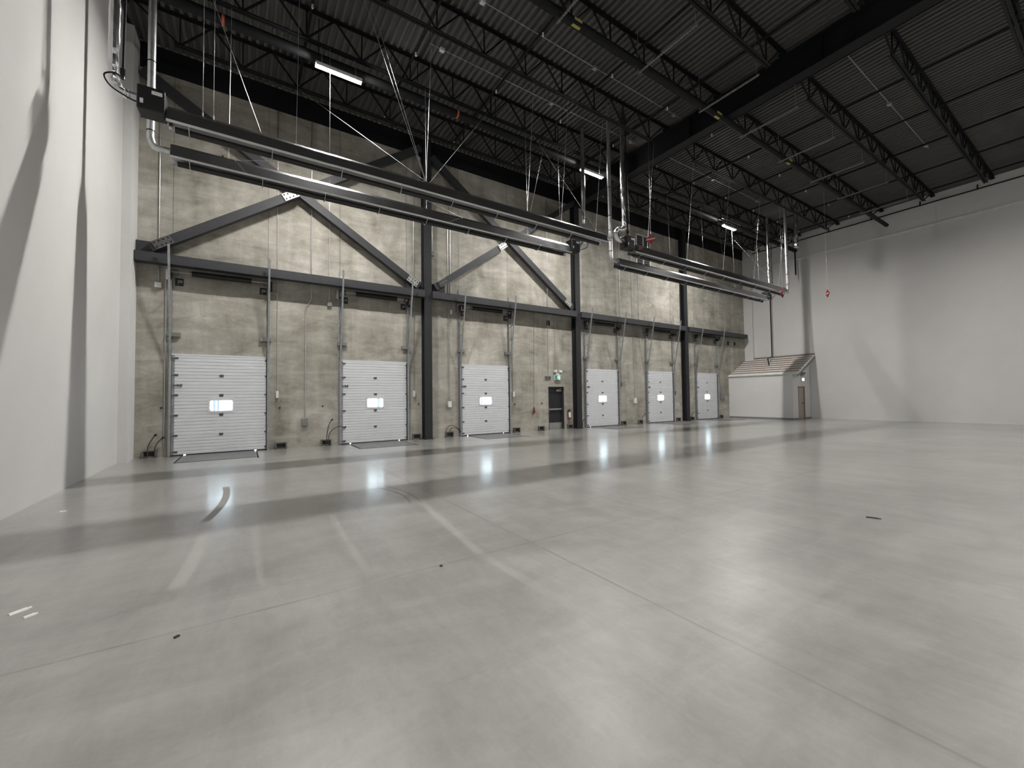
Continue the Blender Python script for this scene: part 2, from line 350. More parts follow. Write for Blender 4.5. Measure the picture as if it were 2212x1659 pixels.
# roof girder
r = thing('roof_girder', 'huge black steel roof girder running from the dock wall toward the camera', 'girder', (14.3, -15, 11.8))
mb().sweep((14.3, -.02, 11.83), (14.3, YB+.02, 11.83), wsec(.40, .86, .04, .03)).build('beam', 'black_steel', r)
for k in range(7):
    y = -1.65-2.125*2*k-1.0
    for sgn in (-1, 1): mb().box(14.3+sgn*.02, 14.3+sgn*.19, y-.008, y+.008, 11.45, 12.21).build('stiffener', 'black_steel', r)

# ------------------------------------------------------------------ joists
def joist(xa, xb, nodes, zb, zt, y, lab, grp):
    r = thing('roof_joist', lab, 'joist', ((xa+xb)/2, y, zt), grp)
    b = mb(); ang = lambda s: [(s*.012, 0), (s*.075, 0), (s*.075, .009), (s*.02, .009), (s*.02, .075), (s*.012, .075)]
    for s_ in (-1, 1): b.sweep((xa, y, zt+.0), (xb, y, zt), [(p, .085-q) for p, q in ang(s_)])
    b.build('top_chord', 'black_steel', r); b = mb()
    for s_ in (-1, 1): b.sweep((nodes[0]-.12, y, zb), (nodes[-1]+.12, y, zb), ang(s_))
    b.build('bottom_chord', 'black_steel', r)
    tops = [xa+.25] + [(p+q)/2 for p, q in zip(nodes, nodes[1:])] + [xb-.25]
    def web(p, q, w=.042): mb().bar(p, q, w, w).build('web_member', 'black_steel', r)
    for i, nx in enumerate(nodes):
        B = (nx, y, zb+.04); web((tops[i]+.03, y, zt+.04), B); web(B, (tops[i+1]-.03, y, zt+.04))
        web(B, (nx, y, zt+.04), .034)
    for xe in (xa+.1, xb-.1): mb().box(xe-.12, xe+.12, y-.08, y+.08, zt-.07, zt).build('seat', 'black_steel', r)
    return r
YJ = [-1.65-2.125*k for k in range(7)]
nl = [-1.55+1.46*k for k in range(11)]; nr = [16.0+1.5*k for k in range(10)]
j1 = joist(XL+.02, 14.22, nl, 11.5, 12.32, YJ[0], 'black open web roof joist left of the girder, first out from the concrete wall', 'joists left of the girder')
j2 = joist(14.38, XR-.02, nr, 11.58, 12.32, YJ[0], 'black open web roof joist right of the girder, first out from the concrete wall', 'joists right of the girder')
for k in range(1, 7):
    for j, side in ((j1, 'left'), (j2, 'right')):
        c = copy_tree(j, (0, YJ[k]-YJ[0], 0)); c['label'] = 'black open web roof joist %s of the girder, %s out from the concrete wall' % (side, ORD[k])
# ledger along the right wall
r = thing('ledger_angle', 'black steel ledger rail along the top of the right wall', 'rail', (XR-.12, -10, 11.95))
mb().bar((XR-.12, -.7, 11.95), (XR-.12, -16.5, 11.95), .05, .05).build('rail', 'black_steel', r)
for k in range(7): mb().bar((XR-.12, YJ[k]+.5, 11.95), (XR-.02, YJ[k]+.5, 12.2), .05, .05).build('strut', 'black_steel', r)

# ------------------------------------------------------------------ sprinkler pipes, conduits
r = thing('sprinkler_main', 'thick black sprinkler main pipe along the dock side, above the lights', 'pipe', (14, -3.7, 11.2))
mb().cyl((XL+.05, -3.6, 11.25), (XR-.35, -3.6, 11.25), .125, 14).build('pipe', 'black_steel', r)
for x in (-.5, 5.98): mb().cyl((x-.03, -3.6, 11.25), (x+.03, -3.6, 11.25), .132, 14).build('band', 'orange', r)['label'] = 'orange band'
for k in range(12): mb().bar((-1.2+2.9*k, -3.6, 11.36), (-1.2+2.9*k, -3.6, 12.4), .02, .02).build('hanger_rod', 'black_steel', r)
d = mb().tube([(XR-.42, -3.6, 11.15), (XR-.40, -3.6, 9.6)], .05, 8).build('drop_pipe', 'black_steel', r)
mb().cyl((XR-.40, -3.6, 9.6), (XR-.40, -3.6, 9.3), .03, 8).build('valve', 'galv', r)
r = thing('sprinkler_main', 'black sprinkler main pipe farther from the wall, resting on steel struts', 'pipe', (14, -8.28, 11.27))
mb().cyl((XL+.05, -8.3, 11.27), (XR-.4, -8.3, 11.27), .10, 12).build('pipe', 'black_steel', r)
for x in (7.1, 13.55, 18.8):
    mb().box(x-.13, x+.13, -8.34, -8.26, 11.165, 11.172).box(x-.13, x+.13, -8.41, -8.40, 11.23, 11.30).build('sticker', 'yellow', r)['label'] = 'yellow sticker'
for k, x in enumerate((6.6, 9.66, 12.75, 15.3, 18.3, 21.3, 24.3, 27.3)):
    r = thing('strut_trapeze', 'perforated steel strut on rods under the roof joists, %s from the left wall' % ORD[k], 'strut', (x, -9.1, 11.13), 'strut trapezes under the roof')
    b = mb(); y = -8.15
    while y > -10.05: b.box(x-.02, x+.02, y-.055, y, 11.11, 11.155); b.box(x-.02, x+.02, y-.08, y-.055, 11.13, 11.155); y -= .08
    b.build('channel', 'strut', r)
    mb().cyl((x, -8.18, 11.1), (x, -8.18, 12.40), .008, 6).build('rod', 'strut', r); mb().cyl((x, -10.0, 11.1), (x, -10.0, 12.40), .008, 6).build('rod', 'strut', r)
for k in range(11):
    x = 1.45+2.83*k
    r = thing('branch_pipe', 'black sprinkler branch pipe crossing the roof joists, %s from the left wall' % ORD[k], 'pipe', (x, -10, 12.1), 'sprinkler branch pipes')
    mb().cyl((x, -1.0, 12.13), (x, -22, 12.13), .04, 8).build('pipe', 'black_steel', r)
    for y in (-.98, -4.3, -6.9, -11.3):
        if k in (0, 1) or y > -8: mb().cyl((x+.0, y-.02, 12.08), (x, y-.02, 11.98), .028, 8).build('sprinkler_head', 'white', r)
for k, (y, x0, x1, w_) in enumerate(((-4.62, 4.6, 13.9, 'left of the girder above the second joist bay'), (-6.62, 4.9, 14., 'left of the girder above the third joist bay'), (-11.25, 14.7, 25, 'right of the girder far from the wall'), (-4.75, 14.7, 24, 'right of the girder near the lights'))):
    r = thing('ceiling_conduit', 'thin pale conduit under the roof deck, ' + w_, 'conduit', ((x0+x1)/2, y, 12.3), 'conduits under the roof deck')
    mb().cyl((x0, y, 12.3), (x1, y, 12.3), .014, 6).build('pipe', 'track', r)
    for q in range(3): mb().cbox((x0+.4+q*(x1-x0-.8)/2, y, 12.28), (.14, .12, .08)).build('junction_box', 'track' if q else 'label', r)

# ------------------------------------------------------------------ ceiling lights
def light(x, y, lab, rail=False, mat='lamp'):
    r = thing('ceiling_light', lab, 'ceiling light', (x, y, 10.86), 'linear ceiling lights')
    z = 10.84
    b = mb().box(x-.61, x+.61, y-.075, y+.075, z+.03, z+.07).box(x-.61, x+.61, y-.04, y+.04, z+.07, z+.11)
    b.box(x-.61, x+.61, y-.075, y-.067, z-.018, z+.03).box(x-.61, x+.61, y+.067, y+.075, z-.018, z+.03)
    b.build('housing', 'white', r)
    mb().box(x-.60, x+.60, y-.065, y+.065, z, z+.03).build('diffuser', mat, r)
    for s_ in (-.45, .45): mb().cyl((x+s_, y, z+.10), (x+s_, y+.1, 11.5), .006, 6).build('hanger_wire', 'galvbright', r)
    if rail:
        mb().bar((x-.9, y+.06, z+.3), (x+.95, y+.06, z+.3), .03, .03).bar((x-.9, y-.1, z+.3), (x+.95, y-.1, z+.3), .03, .03).build('mounting_rail', 'track', r)
        mb().cbox((x+.66, y, z+.14), (.1, .1, .14)).build('sensor', 'boxblack', r)
    return r
light(2.2, -3.85, 'lit linear ceiling light nearest to the left wall'); light(12.0, -3.85, 'lit linear ceiling light in front of the roof girder end'); light(22.4, -3.85, 'lit linear ceiling light farthest right, on a mounting rail', True)
for i, (x, y) in enumerate(((2.2, -15.2), (12, -15.2), (22.4, -15.2), (2.2, -26.5), (12, -26.5), (22.4, -26.5))):
    light(x, y, 'lit linear ceiling light outside the picture, %s of six' % ORD[i], mat='lamp_back')

# ------------------------------------------------------------------ radiant tube heaters
def heater(x0, x1, y, zt, yj, burner, lab, wires, sway=(), exh=1):
    r = thing('tube_heater', lab, 'heater', ((x0+x1)/2, y, zt), 'gas tube heaters hanging over the dock')
    h = [(.075, 0), (.125, -.07), (.185, -.315), (.215, -.323), (.195, -.365)]
    outer = [(-p, q) for p, q in reversed(h)] + [(p, q) for p, q in h]; t = .008
    inner = [(p*(1-t/.15), q-(t if abs(p) < .15 else 0)) for p, q in outer]
    prof = outer + list(reversed(inner))
    n = max(2, round((x1-x0)/3.0)); L = (x1-x0)/n
    for k in range(n):
        a, c = x0+k*L - (.04 if k else 0), x0+(k+1)*L; o = .004*(k % 2)
        mb().sweep((a, y, zt+o), (c, y, zt+o), prof).build('reflector_section', 'alu', r)
    mb().cyl((x0+.12, y, zt-.40), (x1-.3, y, zt-.40), .06, 12).build('burner_tube', 'tube', r)
    k = x0+.35
    while k < x1-.3:
        b = mb().bar((k, y-.22, zt-.35), (k, y-.06, zt-.47), .012, .02).bar((k, y+.22, zt-.35), (k, y+.06, zt-.47), .012, .02).bar((k, y-.07, zt-.47), (k, y+.07, zt-.47), .012, .02)
        b.build('tube_hanger', 'galv', r); k += 1.45
    for wx in wires:
        mb().tube([(wx, y, zt), (wx, y, zt+.12)], .014, 6).build('hook', 'galvbright', r)
        mb().tube([(wx, y, zt+.1), (wx+.03, yj, 11.5)], .005, 5).build('hanger_wire', 'galvbright', r)
    for a, c in sway: mb().tube([a, c], .005, 5).build('sway_wire', 'galvbright', r)
    s_ = -1 if burner == 'left' else 1; xe = x0 if burner == 'left' else x1
    bx = sorted((xe+s_*.02, xe+s_*.44))
    bo = mb().bevbox(bx[0], bx[1], y-.19, y+.19, zt-.24, zt+.22, .02).build('burner_box', 'boxblack', r)
    mb().box(bx[0]+.22, bx[0]+.38, y-.196, y-.19, zt+.08, zt+.15).build('maker_label', 'label', bo)
    mb().box(bx[0]+.05, bx[0]+.10, y-.196, y-.19, zt-.14, zt-.05).build('maker_label', 'label', bo)
    mb().cyl((xe-s_*.05, y, zt-.17), (xe+s_*.06, y, zt-.17), .1, 12).build('flange', 'tube', r)
    # intake collar, gas hose
    xb = xe+s_*.44
    mb().cyl((xb, y-.02, zt+.03), (xb+s_*.10, y-.02, zt+.03), .07, 12).build('intake_collar', 'galv', r)
    hose = [(xb, y-.14, zt-.12), (xb+s_*.12, y-.16, zt-.1), (xb+s_*.36, y-.17, zt+.02), (xb+s_*.45, y-.17, zt+.2), (xb+s_*.33, y-.15, zt+.3), (xb+s_*.2, y-.14, zt+.26)]
    mb().tube(hose, .014, 6, 0, 6).build('gas_hose', 'rubber', r)
    # exhaust elbow end
    xo = x1 if burner == 'left' else x0
    mb().cyl((xo+s_*.02, y, zt-.16), (xo-s_*.34, y, zt-.12), .062, 12).build('exhaust_stub', 'galv', r)
    return r
ZT = 7.5
heater(-1.31, 10.9, -5.5, ZT, -5.9, 'left', 'long tube heater on the left nearer the camera, black burner at left end', (-.75, -.57, .97, 4.12, 7.5, 8.9, 10.5),
       [((1.4, -1.65, 11.5), (4.17, -5.5, 7.52)), ((7.0, -3.8, 11.5), (4.2, -5.5, 7.52)), ((2.0, -6.0, 12.3), (4.1, -5.5, 7.52)), ((2.25, -5.9, 12.3), (4.12, -5.5, 7.52)), ((-.9, -5.5, 11), (.3, -5.5, 7.5)), ((9.6, -3.8, 11.5), (7.6, -5.5, 7.5)), ((9.0, -3.8, 11.5), (10.6, -5.5, 7.5))])
heater(-1.44, 10.6, -3.9, ZT+.05, -3.78, 'right', 'long tube heater on the left nearer the concrete wall, burner at right end', (-.35, 1.94, 4.75, 8.65, 10.2), [((.9, -5.3, 7.2), (-.3, -3.9, 7.56)), ((3.9, -5.3, 7.2), (6.1, -3.9, 7.56))])
heater(12.35, 24.75, -5.5, ZT-.08, -5.9, 'left', 'tube heater on the right nearer the camera, burner at left end', (13.3, 15.9, 18.7, 21.5, 24.1), [((22.8, -3.9, 10.2), (24.0, -5.5, 7.43)), ((21.3, -3.8, 11.5), (18.8, -5.5, 7.43))])
heater(13.3, 26.0, -3.9, ZT+.02, -3.78, 'right', 'tube heater on the right nearer the concrete wall, burner at right end', (14.2, 17., 19.8, 22.7, 25.4), [])
# flues
def flue(x, y, z0, ztop, dx, lab, r_=.075):
    r = thing('flue_pipe', lab, 'pipe', (x, y, z0), 'galvanized flue pipes')
    pts = [(x+dx, y, z0-.22+.05), (x+dx*.45, y, z0-.20+.05), (x+dx*.12, y, z0-.12), (x, y, z0+.05), (x, y, z0+.2)]
    mb().tube(pts, r_, 12, 0, 3).build('elbow', 'galv', r)
    mb().cyl((x, y, z0+.18), (x, y, ztop), r_, 14).build('straight_pipe', 'galv', r)
    b = mb(); z = z0+.2
    for q in range(3): b.cyl((x, y, z), (x, y, z+.025), r_+.006, 14); z += .55 + q*.5
    b.build('joint_band', 'tube', r)
flue(-1.80, -3.9, 7.55, ZD, .55, 'bright galvanized flue pipe by the left wall, behind the black burner box')
flue(11.2, -5.5, 7.5, ZD, -.25, 'slim galvanized flue pipe at the right end of the near left heater', .055)
flue(12.95, -3.9, 7.55, ZD, .4, 'bright galvanized flue pipe left of the foil duct near the girder')
flue(25.1, -5.5, 7.45, ZD, -.3, 'tall galvanized flue pipe at the right end of the right heaters')
# foil intake ducts
def duct(pts, lab, r_=.085, sub=12):
    o = mb().tube(pts, r_, 12, .10, sub).build('intake_duct', 'foil'); tag(o, lab, 'duct', 'foil intake ducts'); return o
duct([(-2.08, -5.55, 12.4), (-2.09, -5.55, 10.0), (-2.1, -5.54, 8.2), (-2.09, -5.53, 7.75), (-2.0, -5.53, 7.56), (-1.86, -5.52, 7.53)], 'silver foil intake duct hanging by the left white wall', .08)
duct([(11.2, -4.13, 12.4), (11.21, -4.13, 10), (11.22, -4.12, 8.1), (11.24, -4.08, 7.8), (11.22, -4.0, 7.66), (11.14, -3.94, 7.58)], 'silver foil intake duct directly below the middle ceiling light')
duct([(11.93, -5.5, 12.4), (11.95, -5.5, 10), (11.97, -5.5, 8.2), (11.9, -5.5, 7.92), (11.62, -5.5, 7.82), (11.5, -5.5, 7.65), (11.6, -5.5, 7.5), (11.8, -5.52, 7.45)], 'silver foil intake duct with an s bend near the girder', .09)
duct([(26.5, -3.9, 12.4), (26.52, -3.9, 10), (26.56, -3.9, 8.2), (26.6, -3.9, 7.7), (26.56, -3.92, 7.55)], 'silver foil intake duct at the right end of the right heaters')
duct([(26.4, -5.5, 12.4), (26.4, -5.5, 11.2), (26.38, -5.5, 10.0)], 'short loose silver foil duct ending in mid air near the right wall', .11, 8)
for pts, lab in (([(-1.93, -5.62, 12.4), (-1.94, -5.62, 9), (-1.95, -5.64, 7.78)], 'black gas pipe dropping by the left wall'), ([(12.0, -5.63, 12.3), (12.0, -5.63, 9), (12.0, -5.64, 7.7)], 'black gas pipe dropping to the burner beside the girder'),
                 ([(11.27, -4.03, 12.3), (11.27, -4.03, 9), (11.27, -4.05, 7.8)], 'black gas pipe dropping to the middle burner'), ([(26.7, -4.02, 12.3), (26.7, -4.02, 9), (26.68, -4.05, 7.8)], 'black gas pipe dropping to the far right burner')):
    r = thing('gas_pipe', lab, 'pipe', pts[0], 'gas drops to the heaters')
    mb().tube(pts, .022, 8).build('pipe', 'black_steel', r); mb().cbox((pts[2][0], pts[2][1], pts[2][2]+.08), (.07, .07, .12)).build('valve', 'boxblack', r)
    e = pts[2]; mb().cyl((e[0], e[1], e[2]+.05), (e[0], e[1], e[2]-.05), .03, 8).build('end_cap', 'boxblack', r)

# ------------------------------------------------------------------ dock doors
def dock_door(X, lab):
    r = thing('dock_door', lab, 'dock door', (X, 0, 0), 'white sectional dock doors')
    W = DW; y0, y1 = -.058, -.004; hs = DH/5
    wx0, wx1, wz0, wz1 = X+W/2-.33, X+W/2+.33, 1.30, 1.69
    for k in range(5):
        za, zb = k*hs+(.035 if k == 0 else 0), (k+1)*hs
        def rib(b, xa, xb, z_a, z_b):
            # outline with shallow grooves on the room face
            n = max(1, round((z_b-z_a)/.1)); st = (z_b-z_a)/n; fr = []
            for i in range(n):
                z = z_a+i*st; fr += [(y0+.014, z), (y0, z+.014), (y0, z+st-.014)]
            fr.append((y0+.014, z_b)); pr = fr + [(y1, z_b), (y1, z_a)]
            m_ = len(pr); b._add([(xa, p, q) for p, q in pr] + [(xb, p, q) for p, q in pr], [(i, (i+1) % m_, m_+(i+1) % m_, m_+i) for i in range(m_)] + [tuple(range(m_)), tuple(range(2*m_-1, m_-1, -1))])
        b = mb()
        if k == 2:
            rib(b, X+.07, wx0, za, zb); rib(b, wx1, X+W-.02, za, zb); rib(b, wx0, wx1, za, wz0); rib(b, wx0, wx1, wz1, zb)
        else: rib(b, X+.07, X+W-.02, za, zb)
        b.build('door_section', 'doorwhite', r)
    fr = mb(); c = .05; w_ = .035
    for (xa, xb, z_a, z_b) in ((wx0-.02, wx1+.02, wz0-.02, wz0+w_), (wx0-.02, wx1+.02, wz1-w_, wz1+.02), (wx0-.02, wx0+w_, wz0+w_, wz1-w_), (wx1-w_, wx1+.02, wz0+w_, wz1-w_)): fr.box(xa, xb, y0-.012, y1, z_a, z_b)
    for sx, sz in ((1, 1), (1, -1), (-1, 1), (-1, -1)):   # rounded inner corners
        cx = wx1-w_ if sx > 0 else wx0+w_; cz = wz1-w_ if sz > 0 else wz0+w_
        pts = [(cx, cz)] + [(cx-sx*c*(1-math.cos(a)), cz-sz*c*(1-math.sin(a))) for a in (0, math.pi/6, math.pi/3, math.pi/2)]
        m_ = len(pts); fr._add([(p, y0-.012, q) for p, q in pts] + [(p, y1, q) for p, q in pts], [(i, (i+1) % m_, m_+(i+1) % m_, m_+i) for i in range(m_)] + [tuple(range(m_)), tuple(range(2*m_-1, m_-1, -1))])
    wn = fr.build('window', 'doorwhite', r)
    mb().box(wx0+w_-.005, wx1-w_+.005, -.032, -.026, wz0+w_-.005, wz1-w_+.005).build('pane', 'glass', wn)
    for k in range(1, 5):
        z = k*hs; xm = X+W/2
        mb().box(xm-.05, xm+.05, y0-.01, y0, z-.05, z+.03).cyl((xm-.055, y0-.014, z+.01), (xm+.055, y0-.014, z+.01), .014, 8).build('hinge', 'hinge', r)
    for k in range(0, 6):
        for s_ in (0, 1):
            z = min(max(k*hs, .12), DH-.1); xx = X+.07 if s_ == 0 else X+W-.06
            mb().box(xx, xx+.09, y0-.012, y0, z-.03, z+.03).cyl((xx+.04, y0-.03, z), (X-.02 if s_ == 0 else X+W+.02, y0-.03, z), .012, 6).build('roller_bracket', 'hinge', r)
    lk = mb().box(X+.03, X+.24, y0-.02, y0, 2.115, 2.14).box(X+.13, X+.17, y0-.03, y0, 2.10, 2.16).box(X+.21, X+.25, y0-.04, y0, 2.09, 2.165); lk.build('slide_lock', 'hinge', r)
    mb().box(X+.0, X+.3, y0+.002, y1, .0, .035).box(X+.36, X+W-.34, y0+.002, y1, .0, .035).box(X+W-.28, X+W, y0+.002, y1, .0, .035).build('bottom_seal', 'gasket', r)
    mb().box(X+.0, X+.075, -.05, -.002, .0, DH).build('side_stile', 'track', r)
    mb().box(X-.01, X+W+.01, -.062, -.002, DH-.008, DH+.035).build('top_edge', 'doorwhite', r)
    # vertical angles, leaning high-lift tracks, rungs
    for s_ in (0, 1):
        xw = X-.085 if s_ == 0 else X+W+.02; e = 1 if s_ else -1; xo = X-.03 if s_ == 0 else X+W+.03
        mb().box(xw, xw+.065, -.012, 0, 0, 5.35).box(xw if s_ else xw+.055, xw+.01 if s_ else xw+.065, -.09, -.012, 0, 5.35).build('wall_angle', 'track', r)
        mb().box(xw+.02, xw+.05, -.02, 0, 5.35, 6.3).build('angle_extension', 'track', r)
        mb().box(X-.02 if s_ == 0 else X+W-.005, X+.0 if s_ == 0 else X+W+.015, -.075, -.002, 0, DH).build('side_gasket', 'gasket', r)
        p = [(xo, -.11, .02), (xo, -.12, 2.95), (xo, -.19, 3.35), (xo+e*.0, -.72, 6.2)]
        b = mb()
        for a, c2 in zip(p, p[1:]): b.bar(a, c2, .055, .035, (0, 1, 0))
        b.build('track', 'track', r)
        for z in (3.25, 3.75, 4.35, 4.95):
            yy = -.12-.53*(z-3.0)/3.0*1.02
            mb().bar((xo, yy, z), (xo+e*.02, -.01, z-.12), .02, .02).build('rung', 'track', r)
        xb_ = X-.12 if s_ == 0 else X+W-.20
        mb().box(xb_, xb_+.32, -.10, -.004, 3.60, 3.72).build('spring_bumper', 'greybox', r)
        # bearing plate, cable drum
        mb().box(xw+.0, xw+.05, -.34, 0, 5.33, 5.60).build('bearing_plate', 'charcoal', r)
        mb().cyl((X+.04 if s_ == 0 else X+W-.14, -.25, 5.52), (X+.14 if s_ == 0 else X+W-.04, -.25, 5.52), .085, 14).build('cable_drum', 'hinge', r)
        mb().box(xw-.08 if s_ == 0 else xw+.05, xw+.0 if s_ == 0 else xw+.12, -.1, 0, 5.3, 5.62).build('bracket', 'galv' if s_ == 0 else 'charcoal', r)
        # black embed plate
        xs = X+.05 if s_ == 0 else X+W-.22
        q = mb().box(xs, xs+.2, -.012, 0, 5.17, 5.40).build('embed_plate', 'gasket', r)
        mb().box(xs+.09, xs+.17, -.03, -.012, 5.26, 5.34).box(xs+.06, xs+.08, -.03, -.012, 5.2, 5.34).build('embed_fitting', 'greybox', q)
    mb().cyl((X-.05, -.25, 5.52), (X+W+.05, -.25, 5.52), .013, 8).build('shaft', 'galvbright', r)
    b = mb(); x = X+.47
    while x < X+W-.46: b.cyl((x, -.25, 5.52), (x+.018, -.25, 5.52), .085, 12); b.cyl((x+.018, -.25, 5.52), (x+.026, -.25, 5.52), .078, 12); x += .026
    b.build('torsion_spring', 'boxblack', r)
    mb().cyl((X+.42, -.25, 5.52), (X+.47, -.25, 5.52), .075, 14).build('winding_cone', 'greybox', r)
    return r
dlab = ['white ribbed dock door nearest the left wall', 'white ribbed dock door just left of the first column', 'white ribbed dock door between the first column and the exit door', 'white ribbed dock door just right of the second column', 'white ribbed dock door just left of the third column', 'white ribbed dock door farthest right, beside the white corner room']
d0 = dock_door(DX[0], dlab[0]); doors = [d0]
for i in range(1, 6):
    c = copy_tree(d0, (DX[i]-DX[0], 0, 0)); c['label'] = dlab[i]; doors.append(c)
# posts standing outside, seen through three of the door windows
for x, y, w_, lab in ((-.80, .5, .07, 'thin dark post outside, left of two seen through the first door window'), (-.70, .5, .06, 'thin dark post outside, right of two seen through the first door window'), (4.45, .5, .10, 'dark post outside seen through the second door window'), (8.97, .5, .07, 'thin dark post outside, left of two seen through the third door window'), (9.09, .5, .05, 'thin dark post outside, right of two seen through the third door window')):
    tag(mb().box(x-w_/2, x+w_/2, y, y+.05, -.2, 1.66).build('outside_post', 'greybox'), lab, 'post', 'posts outside the dock doors')
# dock levelers
lv = []
for i, X in enumerate(DX):
    xm = X+DW/2
    r = thing('dock_leveler', 'flush dark steel leveler plate in the floor before the ' + ['first', 'second', 'third', 'fourth', 'fifth', 'sixth'][i] + ' dock door from the left', 'dock leveler', (xm, -.9, 0), 'dock leveler plates')
    if i == 0:
        P0 = mb().box(xm-.92, xm+.92, -1.80, -.10, 0, .006).build('deck_plate', 'plate', r); C0 = mb().box(xm-.97, xm-.93, -1.82, -.12, 0, .004).box(xm+.93, xm+.97, -2.05, -.12, 0, .004).box(xm-.93, xm+.93, -1.83, -1.80, 0, .004).build('pit_edge', 'rubber', r)
        H0 = mb().box(xm-.9, xm+.9, -.10, -.07, 0, .012).build('lip_hinge', 'greybox', r)
    else:
        for q in (P0, C0, H0):
            c = q.copy(); COL.objects.link(c); c.parent = r

# ------------------------------------------------------------------ exit door
r = structure('door_1', mb().box(EX0, EX0+.04, -.0, .24, 0, EZ).box(EX1-.04, EX1, 0, .24, 0, EZ).box(EX0, EX1, 0, .24, EZ-.04, EZ), 'charcoal', 'dark grey exit door in the concrete wall')
mb().box(EX0+.04, EX1-.04, .15, .20, .02, EZ-.04).build('door_leaf', 'exitdoor', r)
mb().box(EX0+.05, EX1-.05, .142, .15, .03, .34).build('kick_plate', 'kick', r)
mb().box(EX0+.06, EX1-.06, .07, .10, .98, 1.05).box(EX0+.05, EX0+.12, .07, .15, .93, 1.10).box(EX1-.12, EX1-.06, .07, .15, .97, 1.06).build('panic_bar', 'kick', r)
mb().box(EX1-.42, EX1-.08, .09, .15, 1.90, 1.97).bar((EX1-.4, .1, 1.98), (EX1-.12, .04, 2.05), .025, .02).build('door_closer', 'kick', r)
mb().box(EX0+.04, EX1-.04, .02, .22, 0, .02).build('threshold', 'kick', r)
structure('exit_light_stop', mb().box(EX0-.1, EX1+.1, .25, .3, 0, EZ+.1), 'concrete')  # unseen slab added behind the exit door to keep sky light out
# running-man exit sign with two lamp heads
r = thing('exit_sign', 'green and white exit sign with two lamp heads above the exit door', 'exit sign', (13.12, -.05, 2.6))
bo = mb().bevbox(12.92, 13.32, -.09, 0, 2.46, 2.72, .01).build('case', 'white', r)
mb().box(12.94, 13.30, -.094, -.09, 2.48, 2.70).build('face', 'green', r)
b = mb().box(13.12, 13.26, -.097, -.094, 2.49, 2.69)
b.build('door_symbol', 'greenwhite', r)
b = mb().cyl((13.075, -.0985, 2.665), (13.075, -.0945, 2.665), .018, 10)
for a, c in (((13.06, 2.64), (13.09, 2.57)), ((13.06, 2.63), (13.02, 2.60)), ((13.07, 2.63), (13.13, 2.615)), ((13.085, 2.575), (13.12, 2.54)), ((13.12, 2.54), (13.12, 2.50)), ((13.085, 2.575), (13.05, 2.53)), ((13.05, 2.53), (13.01, 2.52))):
    b.bar((a[0], -.0965, a[1]), (c[0], -.0965, c[1]), .004, .02)
b.build('running_figure', 'greenwhite', r)
mb().box(13.02, 13.22, -.08, -.01, 2.72, 2.82).build('battery_box', 'white', r)
for s_ in (-1, 1):
    o = mb().bevbox(13.12+s_*.16-.085, 13.12+s_*.16+.085, -.14, -.02, 2.84, 2.96, .02).build('lamp_head', 'white', r); mb().box(13.12+s_*.16-.06, 13.12+s_*.16+.06, -.146, -.14, 2.855, 2.94).build('lens', 'label', o)
r = thing('emergency_light', 'grey twin emergency light box left of the exit sign', 'emergency light', (12.53, -.04, 2.58))
mb().bevbox(12.36, 12.70, -.05, 0, 2.49, 2.67, .01).build('case', 'greybox', r)
for s_ in (-.09, .09): mb().cyl((12.53+s_, -.05, 2.585), (12.53+s_, -.07, 2.585), .055, 14).build('lens', 'hinge', r)
# fire extinguisher
r = thing('fire_extinguisher', 'red fire extinguisher on the concrete wall between exit door and column', 'fire extinguisher', (13.83, -.1, .6))
mb().cyl((13.83, -.09, .5), (13.83, -.09, .86), .075, 14).cyl((13.83, -.09, .86), (13.83, -.09, .93), .075, 14, .03).build('cylinder', 'red', r)
mb().cyl((13.83, -.0905, .58), (13.83, -.0905, .84), .0765, 14).build('label_glare_band', 'label', r)  # white label, enlarged so its colour also stands for the glare
mb().cbox((13.83, -.09, .96), (.04, .05, .06)).bar((13.8, -.12, .99), (13.87, -.16, 1.01), .02, .012).build('valve_handle', 'boxblack', r)
mb().tube([(13.8, -.09, .95), (13.72, -.1, .9), (13.73, -.12, .7), (13.76, -.13, .58)], .012, 6, 0, 4).build('hose', 'rubber', r)
mb().box(13.78, 13.88, -.02, 0, .55, .95).build('bracket', 'boxblack', r)
# pull cord with red handles
r = thing('pull_chain', 'hanging chain with a red handle on the concrete wall left of the exit door', 'chain', (11.6, -.1, 1))
mb().tube([(11.66, -.12, 5.68), (11.62, -.12, 3), (11.59, -.11, 1.15)], .008, 5).build('chain', 'hinge', r)
mb().bar((11.6, -.12, 1.15), (11.54, -.12, .80), .05, .035).bar((11.62, -.1, 1.1), (11.64, -.1, .86), .04, .03).build('handle', 'red', r)
# wall louver
r = thing('wall_louver', 'dark louver with white frame high on the concrete wall above the fifth door', 'louver', (19.9, -.03, 10.3))
b = mb()
for zc in (9.75, 10.75):
    for xx in (19.27, 19.88, 20.49): b.box(xx-.04, xx+.04, -.05, 0, zc-.42, zc+.42)
    for zz in (zc-.42, zc+.42): b.box(19.23, 20.53, -.05, 0, zz-.035, zz+.035)
b.build('frame', 'white', r)
mb().box(19.27, 20.49, -.008, 0, 9.33, 11.17).build('backing', 'gasket', r)
for zc in (9.75, 10.75):
    for k in range(6): mb().bar((19.3, -.03, zc-.33+k*.13), (20.46, -.03, zc-.33+k*.13), .03, .05, (0, .5, 1)).build('blade', 'greybox', r)

